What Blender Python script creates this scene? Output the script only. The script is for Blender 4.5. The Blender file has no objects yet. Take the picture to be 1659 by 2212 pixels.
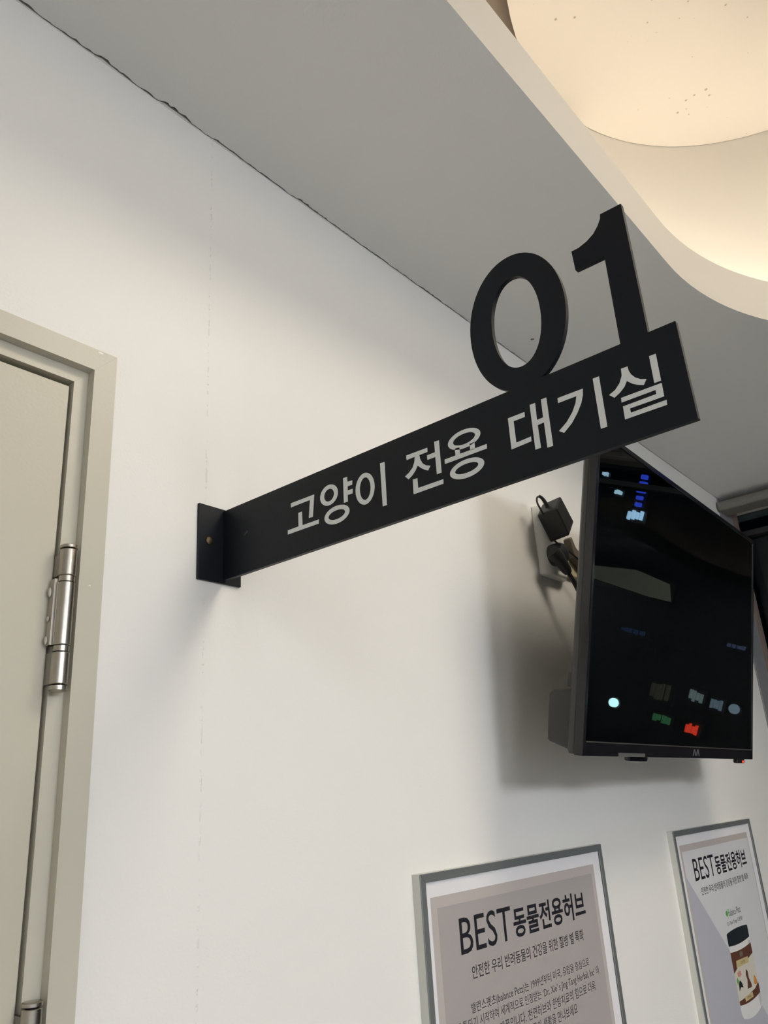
import bpy, bmesh, math, random
from mathutils import Vector, Matrix
from mathutils.geometry import tessellate_polygon

random.seed(7)
SC = bpy.context.scene
COL = SC.collection
CAMZ = 1.68            # height of the phone above the floor

# ---------------------------------------------------------------- camera
cam_data = bpy.data.cameras.new('camera')
cam_data.sensor_fit = 'HORIZONTAL'
cam_data.sensor_width = 36.0
cam_data.lens = 36.0 * 1710.19 / 1659.0
cam_data.clip_start = 0.02
cam = bpy.data.objects.new('camera', cam_data)
COL.objects.link(cam)
RT = ((0.64570934, -0.76106916, -0.06191268),
      (0.22901806, 0.27037598, -0.93511901),
      (0.72842994, 0.58963595, 0.34888288))
right, down, fwd = (Vector(r) for r in RT)
m = Matrix.Identity(4)
for i in range(3):
    m[i][0] = right[i]; m[i][1] = -down[i]; m[i][2] = -fwd[i]
m[0][3], m[1][3], m[2][3] = 0.0, -0.6, CAMZ
cam.matrix_world = m
SC.camera = cam

# ---------------------------------------------------------------- world: night outside
w = bpy.data.worlds.new('night')
SC.world = w
w.use_nodes = True
w.node_tree.nodes['Background'].inputs[0].default_value = (0.010, 0.014, 0.03, 1)
w.node_tree.nodes['Background'].inputs[1].default_value = 0.5

# ---------------------------------------------------------------- light levels and exposure
COVE_LED = 19.5        # warm strip hidden behind the lip of the ceiling recess
ADDED_RECESS_LAMP = 16.0     # added flush lamp, out of view in the recess
ADDED_ROOM_LAMP = (40.0, 44.0, 12.0)   # added unseen pendant and square flush lamps
SC.cycles.max_bounces = 7
SC.cycles.diffuse_bounces = 4
SC.cycles.glossy_bounces = 4
SC.view_settings.view_transform = 'Standard'
SC.view_settings.look = 'None'
SC.view_settings.gamma = 1.0
SC.view_settings.use_curve_mapping = False
SC.view_settings.exposure = 0.0

# ---------------------------------------------------------------- helpers
def mat(name, col, rough=0.5, metal=0.0, spec=0.5, bump=0.0, bscale=200.0, var=0.0, vscale=6.0, emit=None, estr=0.0, coat=0.0):
    mt = bpy.data.materials.new(name)
    mt.use_nodes = True
    nt = mt.node_tree
    b = nt.nodes['Principled BSDF']
    b.inputs['Base Color'].default_value = (*col, 1)
    b.inputs['Roughness'].default_value = rough
    b.inputs['Metallic'].default_value = metal
    b.inputs['Specular IOR Level'].default_value = spec
    if coat:
        b.inputs['Coat Weight'].default_value = coat
        b.inputs['Coat Roughness'].default_value = 0.03
    if emit:
        b.inputs['Emission Color'].default_value = (*emit, 1)
        b.inputs['Emission Strength'].default_value = estr
    tc = None
    if bump or var:
        tc = nt.nodes.new('ShaderNodeTexCoord')
    if var:
        n = nt.nodes.new('ShaderNodeTexNoise'); n.inputs['Scale'].default_value = vscale
        n.inputs['Detail'].default_value = 5
        nt.links.new(tc.outputs['Object'], n.inputs['Vector'])
        mx = nt.nodes.new('ShaderNodeMix'); mx.data_type = 'RGBA'
        mx.inputs['A'].default_value = (*[c * (1 - var) for c in col], 1)
        mx.inputs['B'].default_value = (*[min(1, c * (1 + var)) for c in col], 1)
        nt.links.new(n.outputs['Fac'], mx.inputs['Factor'])
        nt.links.new(mx.outputs['Result'], b.inputs['Base Color'])
    if bump:
        n = nt.nodes.new('ShaderNodeTexNoise'); n.inputs['Scale'].default_value = bscale
        n.inputs['Detail'].default_value = 1
        nt.links.new(tc.outputs['Object'], n.inputs['Vector'])
        bp = nt.nodes.new('ShaderNodeBump'); bp.inputs['Strength'].default_value = bump
        bp.inputs['Distance'].default_value = 0.002
        nt.links.new(n.outputs['Fac'], bp.inputs['Height'])
        nt.links.new(bp.outputs['Normal'], b.inputs['Normal'])
    return mt

def obj(name, bm, material, parent=None, smooth=False, bevel=0.0, segs=2):
    me = bpy.data.meshes.new(name)
    bmesh.ops.recalc_face_normals(bm, faces=bm.faces)
    bm.to_mesh(me); bm.free()
    me.materials.append(material)
    o = bpy.data.objects.new(name, me)
    COL.objects.link(o)
    if parent is not None:
        o.parent = parent
    if smooth:
        for p in me.polygons:
            p.use_smooth = True
        try:
            me.set_sharp_from_angle(angle=math.radians(35))
        except Exception:
            pass
    if bevel:
        md = o.modifiers.new('bevel', 'BEVEL'); md.width = bevel; md.segments = segs
        md.limit_method = 'ANGLE'; md.angle_limit = math.radians(40)
    return o

def empty(name, loc=(0, 0, 0)):
    o = bpy.data.objects.new(name, None)
    o.empty_display_size = 0.05
    COL.objects.link(o); o.location = loc
    return o

def tag(o, label, cat, group=None):
    o['label'] = label; o['category'] = cat
    if group: o['group'] = group
    return o

def structure(o, label=None):
    o['kind'] = 'structure'
    if label: o['label'] = label
    return o

def box(bm, x0, x1, y0, y1, z0, z1):
    v = [bm.verts.new((x, y, z)) for x in (x0, x1) for y in (y0, y1) for z in (z0, z1)]
    for f in ((0, 1, 3, 2), (4, 6, 7, 5), (0, 4, 5, 1), (2, 3, 7, 6), (0, 2, 6, 4), (1, 5, 7, 3)):
        bm.faces.new([v[i] for i in f])
    return bm

def B(x0, x1, y0, y1, z0, z1):
    return box(bmesh.new(), x0, x1, y0, y1, z0, z1)

def fill(bm, loops, to3):
    """planar polygon (first loop) with holes, to3 maps a 2-D point to 3-D"""
    flat = [p for l in loops for p in l]
    tris = tessellate_polygon([[Vector((p[0], p[1], 0)) for p in l] for l in loops])
    vs = [bm.verts.new(to3(*p)) for p in flat]
    for t in tris:
        try:
            bm.faces.new([vs[i] for i in t])
        except ValueError:
            pass
    return vs

def prism(bm, loops, to3a, to3b):
    a = fill(bm, loops, to3a); b = fill(bm, loops, to3b)
    k = 0
    for l in loops:
        n = len(l)
        for i in range(n):
            j = (i + 1) % n
            bm.faces.new((a[k + i], a[k + j], b[k + j], b[k + i]))
        k += n
    return bm

def lathe(bm, prof, n=24, mtx=None):
    """profile of (radius, z) turned about z"""
    rings = []
    for r, z in prof:
        ring = []
        for i in range(n):
            a = 2 * math.pi * i / n
            p = Vector((r * math.cos(a), r * math.sin(a), z))
            ring.append(bm.verts.new(mtx @ p if mtx else p))
        rings.append(ring)
    for a, b in zip(rings, rings[1:]):
        for i in range(n):
            j = (i + 1) % n
            bm.faces.new((a[i], a[j], b[j], b[i]))
    bm.faces.new(rings[0]); bm.faces.new(rings[-1])
    return bm

def catmull(pts, n=8):
    P = [Vector(p) for p in pts]
    P = [P[0] * 2 - P[1]] + P + [P[-1] * 2 - P[-2]]
    out = []
    for i in range(1, len(P) - 2):
        for k in range(n):
            t = k / n
            a, b, c, d = P[i - 1:i + 3]
            out.append(0.5 * ((2 * b) + (c - a) * t + (2 * a - 5 * b + 4 * c - d) * t * t + (3 * b - a - 3 * c + d) * t ** 3))
    out.append(P[-2])
    return out

def tube(bm, pts, r, n=10, r1=None):
    ref = Vector((0.31, 0.52, 0.79)).normalized()
    rings = []
    for i, p in enumerate(pts):
        d = (pts[min(i + 1, len(pts) - 1)] - pts[max(i - 1, 0)]).normalized()
        u = d.cross(ref).normalized(); v = d.cross(u)
        rr = r if r1 is None else r + (r1 - r) * i / (len(pts) - 1)
        rings.append([bm.verts.new(p + rr * (math.cos(2 * math.pi * k / n) * u + math.sin(2 * math.pi * k / n) * v)) for k in range(n)])
    for a, b in zip(rings, rings[1:]):
        for i in range(n):
            j = (i + 1) % n
            bm.faces.new((a[i], a[j], b[j], b[i]))
    bm.faces.new(rings[0]); bm.faces.new(rings[-1])
    return bm

def ellipse(c, n=48, p=2.0):
    u0, v0, a, b = c
    out = []
    for i in range(n):
        t = 2 * math.pi * i / n
        cs, sn = math.cos(t), math.sin(t)
        out.append((u0 + a * math.copysign(abs(cs) ** (2 / p), cs), v0 + b * math.copysign(abs(sn) ** (2 / p), sn)))
    return out

def text_mesh(body, x0, x1, z0, z1, weight=0.0):
    """printed line of text fitted to the box x0..x1, z0..z1 -> bmesh in (x, z)"""
    c = bpy.data.curves.new('t', 'FONT')
    c.body = body; c.resolution_u = 3; c.offset = weight
    c.fill_mode = 'FRONT'
    t = bpy.data.objects.new('t', c); COL.objects.link(t)
    bpy.context.view_layer.update()
    me = bpy.data.meshes.new_from_object(t.evaluated_get(bpy.context.evaluated_depsgraph_get()))
    bpy.data.objects.remove(t); bpy.data.curves.remove(c)
    bm = bmesh.new(); bm.from_mesh(me); bpy.data.meshes.remove(me)
    xs = [v.co.x for v in bm.verts]; ys = [v.co.y for v in bm.verts]
    ax, bx, ay, by = min(xs), max(xs), min(ys), max(ys)
    for v in bm.verts:
        v.co = Vector((x0 + (v.co.x - ax) / (bx - ax) * (x1 - x0), 0, z0 + (v.co.y - ay) / (by - ay) * (z1 - z0)))
    return bm

# ---------------------------------------------------------------- materials
def wall_material():
    mt = mat('wall paint', (0.80, 0.785, 0.755), rough=0.42, spec=0.35, bump=0.10, bscale=420)
    nt = mt.node_tree; b = nt.nodes['Principled BSDF']
    # a wallpaper seam running down beside the sign, with small beads of paint on it
    bump0 = [n for n in nt.nodes if n.type == 'BUMP'][0]
    tc = nt.nodes.new('ShaderNodeTexCoord'); sp = nt.nodes.new('ShaderNodeSeparateXYZ')
    nt.links.new(tc.outputs['Object'], sp.inputs[0])
    s1 = nt.nodes.new('ShaderNodeMath'); s1.operation = 'SUBTRACT'; s1.inputs[1].default_value = 0.4596
    nt.links.new(sp.outputs['X'], s1.inputs[0])
    ab = nt.nodes.new('ShaderNodeMath'); ab.operation = 'ABSOLUTE'; nt.links.new(s1.outputs[0], ab.inputs[0])
    mr = nt.nodes.new('ShaderNodeMapRange'); mr.inputs['From Min'].default_value = 0.0003; mr.inputs['From Max'].default_value = 0.0012
    mr.inputs['To Min'].default_value = 1; mr.inputs['To Max'].default_value = 0
    nt.links.new(ab.outputs[0], mr.inputs['Value'])
    nz = nt.nodes.new('ShaderNodeTexNoise'); nz.inputs['Scale'].default_value = 160
    nt.links.new(tc.outputs['Object'], nz.inputs['Vector'])
    m2 = nt.nodes.new('ShaderNodeMapRange'); m2.inputs['From Min'].default_value = 0.5; m2.inputs['From Max'].default_value = 0.62
    nt.links.new(nz.outputs['Fac'], m2.inputs['Value'])
    mu = nt.nodes.new('ShaderNodeMath'); mu.operation = 'MULTIPLY'
    nt.links.new(mr.outputs[0], mu.inputs[0]); nt.links.new(m2.outputs[0], mu.inputs[1])
    bp = nt.nodes.new('ShaderNodeBump'); bp.inputs['Strength'].default_value = 0.62; bp.inputs['Distance'].default_value = 0.001
    nt.links.new(mu.outputs[0], bp.inputs['Height']); nt.links.new(bump0.outputs['Normal'], bp.inputs['Normal'])
    nt.links.new(bp.outputs['Normal'], b.inputs['Normal'])
    return mt

def specked_material():
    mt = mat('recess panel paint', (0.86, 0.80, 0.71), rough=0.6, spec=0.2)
    nt = mt.node_tree; b = nt.nodes['Principled BSDF']
    tc = nt.nodes.new('ShaderNodeTexCoord')
    vo = nt.nodes.new('ShaderNodeTexVoronoi'); vo.inputs['Scale'].default_value = 40
    nt.links.new(tc.outputs['Object'], vo.inputs['Vector'])
    nz = nt.nodes.new('ShaderNodeTexNoise'); nz.inputs['Scale'].default_value = 9
    nt.links.new(tc.outputs['Object'], nz.inputs['Vector'])
    # speck radius grows where the broad noise is high, none where it is low
    r = nt.nodes.new('ShaderNodeMapRange'); r.inputs['From Min'].default_value = 0.40; r.inputs['From Max'].default_value = 0.68
    r.inputs['To Min'].default_value = 0.0; r.inputs['To Max'].default_value = 0.125
    nt.links.new(nz.outputs['Fac'], r.inputs['Value'])
    d = nt.nodes.new('ShaderNodeMath'); d.operation = 'SUBTRACT'
    nt.links.new(r.outputs[0], d.inputs[0]); nt.links.new(vo.outputs['Distance'], d.inputs[1])
    k = nt.nodes.new('ShaderNodeMapRange'); k.inputs['From Min'].default_value = -0.03; k.inputs['From Max'].default_value = 0.03
    k.inputs['To Max'].default_value = 0.85
    nt.links.new(d.outputs[0], k.inputs['Value'])
    mx = nt.nodes.new('ShaderNodeMix'); mx.data_type = 'RGBA'
    mx.inputs['A'].default_value = (0.86, 0.80, 0.71, 1); mx.inputs['B'].default_value = (0.45, 0.37, 0.27, 1)
    nt.links.new(k.outputs[0], mx.inputs['Factor'])
    nt.links.new(mx.outputs['Result'], b.inputs['Base Color'])
    return mt

def tile_material():
    mt = mat('floor tile', (0.55, 0.53, 0.50), rough=0.3)
    nt = mt.node_tree; b = nt.nodes['Principled BSDF']
    tc = nt.nodes.new('ShaderNodeTexCoord')
    br = nt.nodes.new('ShaderNodeTexBrick'); br.offset = 0.0
    br.inputs['Scale'].default_value = 1.0
    br.inputs['Brick Width'].default_value = 0.6; br.inputs['Row Height'].default_value = 0.6
    br.inputs['Mortar Size'].default_value = 0.003
    br.inputs['Color1'].default_value = (0.31, 0.28, 0.24, 1); br.inputs['Color2'].default_value = (0.28, 0.255, 0.215, 1)
    br.inputs['Mortar'].default_value = (0.35, 0.34, 0.32, 1)
    nt.links.new(tc.outputs['Object'], br.inputs['Vector'])
    nt.links.new(br.outputs['Color'], b.inputs['Base Color'])
    return mt

M_wall = wall_material()
M_ceil = mat('ceiling paint', (0.78, 0.775, 0.755), rough=0.7, spec=0.2, bump=0.05, bscale=300)
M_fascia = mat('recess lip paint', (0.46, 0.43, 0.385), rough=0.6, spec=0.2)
M_panel = specked_material()
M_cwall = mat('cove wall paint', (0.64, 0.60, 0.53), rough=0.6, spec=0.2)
M_plenum = mat('bare board', (0.34, 0.29, 0.24), rough=0.8, var=0.2)
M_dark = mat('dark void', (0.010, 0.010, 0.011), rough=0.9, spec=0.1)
M_door = mat('beige door paint', (0.525, 0.495, 0.405), rough=0.38, spec=0.4, bump=0.05, bscale=350)
M_frame = mat('beige frame paint', (0.53, 0.505, 0.42), rough=0.36, spec=0.4, bump=0.04, bscale=350)
M_steel = mat('worn nickel', (0.43, 0.40, 0.35), rough=0.30, metal=1.0, var=0.12, vscale=90)
M_steel_dark = mat('dark hinge leaf', (0.30, 0.28, 0.25), rough=0.4, metal=1.0)
M_blob = mat('dried paint', (0.50, 0.48, 0.42), rough=0.2)
M_black = mat('matt black sheet', (0.006, 0.008, 0.0125), rough=0.45, spec=0.24, bump=0.05, bscale=500)
M_scuff = mat('scuffed black', (0.03, 0.03, 0.032), rough=0.6)
M_vinyl = mat('silver white vinyl', (0.74, 0.77, 0.77), rough=0.4)
M_screw = mat('bronze screw', (0.14, 0.105, 0.065), rough=0.5, metal=1.0)
M_gloss = mat('gloss black plastic', (0.006, 0.006, 0.008), rough=0.12, spec=0.5)
M_screen = mat('switched off screen', (0.0003, 0.0004, 0.0006), rough=0.01, spec=0.30)
M_tvback = mat('charcoal plastic', (0.045, 0.043, 0.041), rough=0.55)
M_led = mat('red standby light', (0.3, 0.01, 0.01), rough=0.3, emit=(1, 0.06, 0.03), estr=2.0)
M_logo = mat('grey logo print', (0.10, 0.10, 0.11), rough=0.3)
M_sticker = mat('pale sticker', (0.10, 0.10, 0.095), rough=0.5)
M_white = mat('white plastic', (0.74, 0.74, 0.71), rough=0.35)
M_rubber = mat('black plastic', (0.012, 0.012, 0.013), rough=0.45)
M_adapter = mat('charcoal adapter plastic', (0.009, 0.009, 0.010), rough=0.5, bump=0.05)
M_cream = mat('cream plastic', (0.62, 0.55, 0.38), rough=0.4)
M_taupe = mat('taupe plastic', (0.14, 0.115, 0.09), rough=0.5)
M_alu = mat('silver frame', (0.27, 0.285, 0.285), rough=0.38, metal=0.55, spec=0.5)
M_alu2 = mat('pale frame edge', (0.60, 0.60, 0.55), rough=0.4)
M_paper = mat('white poster paper', (0.76, 0.75, 0.77), rough=0.5)
M_greyl = mat('poster pale taupe print', (0.47, 0.425, 0.405), rough=0.5)
M_greyd = mat('poster taupe print', (0.375, 0.345, 0.335), rough=0.5)
M_ink = mat('black ink', (0.012, 0.012, 0.018), rough=0.5)
M_ink2 = mat('dark grey ink', (0.05, 0.046, 0.05), rough=0.5)
M_lilac = mat('poster pale lilac print', (0.62, 0.62, 0.64), rough=0.5)
M_lilac2 = mat('poster lilac print', (0.44, 0.44, 0.49), rough=0.5)
M_green = mat('green ink', (0.10, 0.36, 0.07), rough=0.5)
M_brown = mat('brown ink', (0.11, 0.04, 0.025), rough=0.5)
M_tan = mat('tan ink', (0.52, 0.43, 0.22), rough=0.5)
M_pwhite = mat('printed white', (0.72, 0.71, 0.70), rough=0.5)
M_pshade = mat('printed pale grey', (0.52, 0.51, 0.51), rough=0.5)
M_pcream = mat('printed cream', (0.62, 0.58, 0.50), rough=0.5)
M_pink = mat('printed pink', (0.55, 0.25, 0.20), rough=0.5)
M_orange = mat('printed orange', (0.58, 0.25, 0.06), rough=0.5)
M_cap = mat('printed near black', (0.012, 0.016, 0.02), rough=0.5)
M_blind = mat('cream blind cassette', (0.20, 0.19, 0.165), rough=0.5)
M_jamb = mat('grey window jamb', (0.22, 0.22, 0.23), rough=0.5, var=0.25, vscale=160)
M_jamb2 = mat('brown window bead', (0.20, 0.15, 0.13), rough=0.5)
M_mullion = mat('dark window frame', (0.02, 0.02, 0.022), rough=0.4)
M_glass = mat('window glass', (0.6, 0.7, 0.7), rough=0.0)
gb = M_glass.node_tree.nodes['Principled BSDF']
gb.inputs['Transmission Weight'].default_value = 1.0; gb.inputs['IOR'].default_value = 1.33
M_asphalt = mat('asphalt', (0.012, 0.012, 0.013), rough=0.8)
M_facade = mat('night facade', (0.012, 0.012, 0.015), rough=0.8)
M_floor = tile_material()
M_cove = mat('cove led', (0.9, 0.8, 0.6), emit=(1.0, 0.88, 0.735), estr=COVE_LED)
M_added_rlamp = mat('added recess lamp diffuser', (0.9, 0.88, 0.8), emit=(1.0, 0.915, 0.76), estr=ADDED_RECESS_LAMP)
M_added_lamps = [mat('added room lamp diffuser', (0.9, 0.9, 0.9), emit=(0.935, 0.985, 1.06), estr=s) for s in ADDED_ROOM_LAMP]

# ---------------------------------------------------------------- room shell
ZC = 2.446                     # underside of the low ceiling
X0, X1 = -1.3, 2.37            # left wall, window wall
Y1 = -5.0                      # wall behind the camera
DXR, DZT = 0.345, 2.088        # door opening in the wall (right edge, top)
DXL = -0.52

def wall_back():
    bm = bmesh.new()
    outer = [(X0, 0), (DXL, 0), (DXL, DZT), (DXR, DZT), (DXR, 0), (2.25, 0), (2.25, 3.2), (X0, 3.2)]
    prism(bm, [outer], lambda x, z: (x, 0, z), lambda x, z: (x, 0.12, z))
    return obj('wall_back', bm, M_wall)
structure(wall_back(), 'white painted wall carrying the sign, the television and the posters')
structure(obj('wall_left', B(X0 - 0.1, X0, Y1, 0.12, 0, 3.2), M_wall), 'white side wall out of frame')
structure(obj('wall_front', B(X0 - 0.1, X1 + 0.1, Y1 - 0.1, Y1, 0, 3.2), M_wall), 'white wall behind the camera')
structure(obj('floor', B(X0 - 0.1, X1 + 0.1, Y1 - 0.1, 0.12, -0.05, 0), M_floor), 'pale tiled floor')

# low ceiling with a round-ended recess
CX, CY, CR = 1.096, -0.955, 0.6415
CXL = -0.5
def stadium(r, n=72):
    pts = []
    for i in range(n + 1):
        a = math.pi / 2 - math.pi * i / n
        pts.append((CX + r * math.cos(a), CY + r * math.sin(a)))
    for i in range(n + 1):
        a = -math.pi / 2 - math.pi * i / n
        pts.append((CXL + r * math.cos(a), CY + r * math.sin(a)))
    return pts

# ragged joint between ceiling board and wall
steps = [(-1.3, 0.002), (0.219, 0.0022), (0.233, 0.0014), (0.305, 0.0014), (0.308, 0.0030), (0.328, 0.0018), (0.346, 0.0008),
         (0.384, 0.0008), (0.386, 0.0030), (0.398, 0.0026), (0.418, 0.0028), (0.431, 0.0012), (0.459, 0.0010), (0.461, 0.0028), (0.475, 0.0022),
         (0.511, 0.0016), (0.56, 0.0008), (0.597, 0.0006), (0.599, 0.0022), (0.64, 0.0016), (0.72, 0.0012), (0.91, 0.001), (2.37, 0.001)]
gaps = [(-1.3, 0.003), (0.2, 0.0026), (0.30, 0.0024), (0.308, 0.0036), (0.33, 0.0022), (0.346, 0.0020), (0.384, 0.0018), (0.392, 0.0036), (0.42, 0.0030),
        (0.43, 0.0014), (0.458, 0.0012), (0.465, 0.0030), (0.51, 0.0022), (0.59, 0.0016), (0.605, 0.0026), (0.72, 0.0022), (0.90, 0.0022), (1.0, 0.0014), (2.37, 0.0010)]
def lerp(tab, x):
    for (a, fa), (b, fb) in zip(tab, tab[1:]):
        if x <= b:
            return fa + (fb - fa) * (x - a) / (b - a)
    return tab[-1][1]
xs = [X0] + [0.0 + 0.004 * i for i in range(0, 300)] + [1.3, 1.6, 2.0, X1]
edge = []; bead = []
for x in xs:
    c = lerp(steps, x); g = lerp(gaps, x) * random.uniform(0.45, 1.35)
    j = random.uniform(-0.0004, 0.0004)
    bead.append((x, -(c + j)))
    edge.append((x, -(c + j + g)))
bm = bmesh.new()
outer = edge + [(X1, Y1), (X0, Y1)]
fill(bm, [outer, stadium(CR)], lambda x, y: (x, y, ZC))
fill(bm, [[(X0, -0.02), (X1, -0.02), (X1, Y1), (X0, Y1)], stadium(CR + 0.012)], lambda x, y: (x, y, ZC + 0.016))
ceil = structure(obj('ceiling', bm, M_ceil), 'low white ceiling with a round-ended recess')
bm = bmesh.new()
prism(bm, [[(X0, 0.0)] + bead + [(X1, 0.0)]], lambda x, y: (x, y, ZC), lambda x, y: (x, y, ZC + 0.004))
obj('caulk_bead', bm, M_wall, ceil)
obj('joint_shade_strip', B(X0, X1, -0.03, 0.0, ZC + 0.006, ZC + 0.012), M_dark, ceil)  # near-black strip stands in for the shade inside the open joint
# small dark spot on the ceiling
bm = bmesh.new(); lathe(bm, [(0.0035, 0), (0.002, -0.0008)], 8, Matrix.Translation((1.1315, -0.0508, ZC)))
obj('ceiling_spot', bm, M_taupe, ceil)

# lip of the recess
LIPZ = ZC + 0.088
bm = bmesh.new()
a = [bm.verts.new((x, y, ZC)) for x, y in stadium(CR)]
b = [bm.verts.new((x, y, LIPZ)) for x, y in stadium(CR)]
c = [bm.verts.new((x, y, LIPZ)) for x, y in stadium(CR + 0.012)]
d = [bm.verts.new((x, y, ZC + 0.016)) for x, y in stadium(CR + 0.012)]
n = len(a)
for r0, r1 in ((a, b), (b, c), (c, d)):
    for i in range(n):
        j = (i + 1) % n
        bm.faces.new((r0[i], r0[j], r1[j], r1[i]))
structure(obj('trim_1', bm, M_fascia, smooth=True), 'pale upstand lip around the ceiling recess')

# raised panel, cove wall and plenum above the recess
PX, PY, PR, PZ = 1.177, -0.578, 0.44, 3.0
pan = [(PX + (PR if i <= 20 else 0.50) * math.cos(math.pi * i / 40), PY + PR * math.sin(math.pi * i / 40)) for i in range(41)]
pan += [(PX + (0.50 if i <= 20 else PR) * math.cos(math.pi + math.pi * i / 40), -1.15 + PR * math.sin(math.pi + math.pi * i / 40)) for i in range(41)]
bm = bmesh.new(); prism(bm, [pan], lambda x, y: (x, y, PZ), lambda x, y: (x, y, PZ + 0.015))
panel = structure(obj('ceiling_recess', bm, M_panel), 'raised round-ended ceiling panel lit warm by hidden strip light')
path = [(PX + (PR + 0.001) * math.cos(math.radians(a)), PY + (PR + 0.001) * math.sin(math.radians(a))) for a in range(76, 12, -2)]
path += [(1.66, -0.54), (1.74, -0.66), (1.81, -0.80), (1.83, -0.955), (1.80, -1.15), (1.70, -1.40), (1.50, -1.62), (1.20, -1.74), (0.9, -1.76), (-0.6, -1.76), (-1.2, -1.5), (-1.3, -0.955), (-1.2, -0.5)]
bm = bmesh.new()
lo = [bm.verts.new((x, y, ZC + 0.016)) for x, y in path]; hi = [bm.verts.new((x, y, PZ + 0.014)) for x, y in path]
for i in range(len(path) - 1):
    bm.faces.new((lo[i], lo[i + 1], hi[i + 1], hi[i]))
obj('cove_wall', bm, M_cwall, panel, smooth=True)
bm = bmesh.new()
box(bm, -1.4, 2.0, -2.0, -0.05, 3.06, 3.08)
box(bm, -1.4, 2.0, -0.06, -0.04, ZC + 0.016, 3.06)
box(bm, -1.4, -1.38, -2.0, -0.04, ZC + 0.016, 3.06)
box(bm, -1.4, 2.0, -2.0, -1.98, ZC + 0.016, 3.06)
box(bm, 1.98, 2.0, -2.0, -0.04, ZC + 0.016, 3.06)
obj('plenum_board', bm, M_plenum, panel)
structure(obj('wall_above', B(X0 - 0.1, X1 + 0.3, Y1 - 0.1, 0.14, 3.2, 3.25), M_dark), 'slab above the ceiling')

# hidden strip light in the trough behind the lip
led = [Vector((x, y, ZC + 0.050)) for x, y in stadium(CR + 0.028, 14)]
led.append(led[0].copy())
bm = bmesh.new(); tube(bm, led, 0.008, 4)
tag(obj('strip_light', bm, M_cove), 'warm strip light hidden in the trough behind the recess lip', 'strip light')

# added unseen flush lamp in the recess, for the light on the wall
t = empty('added_ceiling_lamp', (1.02, -1.15, PZ))
bm = bmesh.new(); lathe(bm, [(0.315, 0), (0.315, -0.02), (0.303, -0.03)], 40); obj('lamp_rim', bm, M_white, t, smooth=True)
bm = bmesh.new(); lathe(bm, [(0.300, -0.0301), (0.294, -0.04), (0.25, -0.046)], 40); obj('diffuser', bm, M_added_rlamp, t, smooth=True)
tag(t, 'added round flush ceiling lamp, out of view on the recess panel', 'ceiling lamp')
# added unseen lamps: drum pendant by the recess, square flush ones down the room
t = empty('added_pendant_lamp', (0.50, -2.10, ZC))
bm = bmesh.new(); lathe(bm, [(0.06, 0), (0.06, -0.02), (0.05, -0.028)], 28); obj('ceiling_rose', bm, M_white, t, smooth=True)
bm = bmesh.new(); tube(bm, [Vector((0, 0, -0.028)), Vector((0, 0, -0.17))], 0.004, 10); obj('cord', bm, M_rubber, t)
bm = bmesh.new(); lathe(bm, [(0.03, -0.16), (0.205, -0.182), (0.205, -0.192), (0.19, -0.192)], 40); obj('lamp_cap', bm, M_white, t, smooth=True)
bm = bmesh.new(); lathe(bm, [(0.198, -0.1922), (0.198, -0.35), (0.19, -0.36)], 40); obj('lamp_shade', bm, M_added_lamps[0], t, smooth=True)
tag(t, 'added drum pendant lamp, out of view beside the round-ended recess', 'pendant lamp')
for k, (lx, ly, lab) in enumerate(((-0.75, -3.0, 'added square flush ceiling lamp, out of view near the left side wall'),
                                   (-0.2, -4.2, 'added square flush ceiling lamp, out of view nearest the rear wall'))):
    t = empty('added_ceiling_lamp', (lx, ly, ZC))
    obj('lamp_rim', B(-0.27, 0.27, -0.27, 0.27, -0.02, 0), M_white, t, bevel=0.004)
    obj('diffuser', B(-0.25, 0.25, -0.25, 0.25, -0.028, -0.0201), M_added_lamps[k + 1], t, bevel=0.003)
    tag(t, lab, 'ceiling lamp', 'added square room lamps')

# ---------------------------------------------------------------- door, frame and hinges
FY = -0.008                    # frame face proud of the wall
SX = 0.3262                    # inner edge of the frame face
door = structure(empty('door_1', (0, 0, 0)), 'beige steel door in a beige frame')
FT = CAMZ + 0.4118             # outer top of the frame
FI = CAMZ + 0.3899             # inner top edge of the frame face
RY = 0.0015                    # rebate face
FO = 0.348
def jamb(sign, xo, xi, xr, name):
    bm = bmesh.new()
    s = sign
    # stepped profile in plan, mitred at the top
    prof = [(xo, 0.02), (xo, FY), (xi, FY), (xi, RY), (xr, RY), (xr, 0.10), (xo, 0.10)]
    def topz(x):
        return FI + (FT - FI) * (x - xi) / (xo - xi)
    lo = [bm.verts.new((x, y, 0)) for x, y in prof]; hi = [bm.verts.new((x, y, topz(x))) for x, y in prof]
    for i in range(len(prof)):
        j = (i + 1) % len(prof)
        bm.faces.new((lo[i], lo[j], hi[j], hi[i]))
    bm.faces.new(lo); bm.faces.new(hi)
    return obj(name, bm, M_frame, door)
XR = 0.3126
jamb(1, FO, SX, XR, 'jamb')
XL_o, XL_i, XL_r = -0.548, -0.526, -0.5126
jamb(-1, XL_o, XL_i, XL_r, 'jamb')
bm = bmesh.new()
k = 0.0001
prof = [(FT, 0.02), (FT, FY), (FI, FY), (FI, RY), (FI - 0.0136, RY), (FI - 0.0136, 0.10), (FT, 0.10)]
def hx(z, side):
    f = (z - FI) / (FT - FI)
    return (SX + (FO - SX) * f - k) if side else (XL_i + (XL_o - XL_i) * f + k)
r0 = [bm.verts.new((hx(z, 1), y, z)) for z, y in prof]; r1 = [bm.verts.new((hx(z, 0), y, z)) for z, y in prof]
for i in range(len(prof)):
    j = (i + 1) % len(prof)
    bm.faces.new((r0[i], r0[j], r1[j], r1[i]))
bm.faces.new(r0); bm.faces.new(r1)
obj('head', bm, M_frame, door)
DX = 0.3098; DZ = CAMZ + 0.3712
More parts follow.
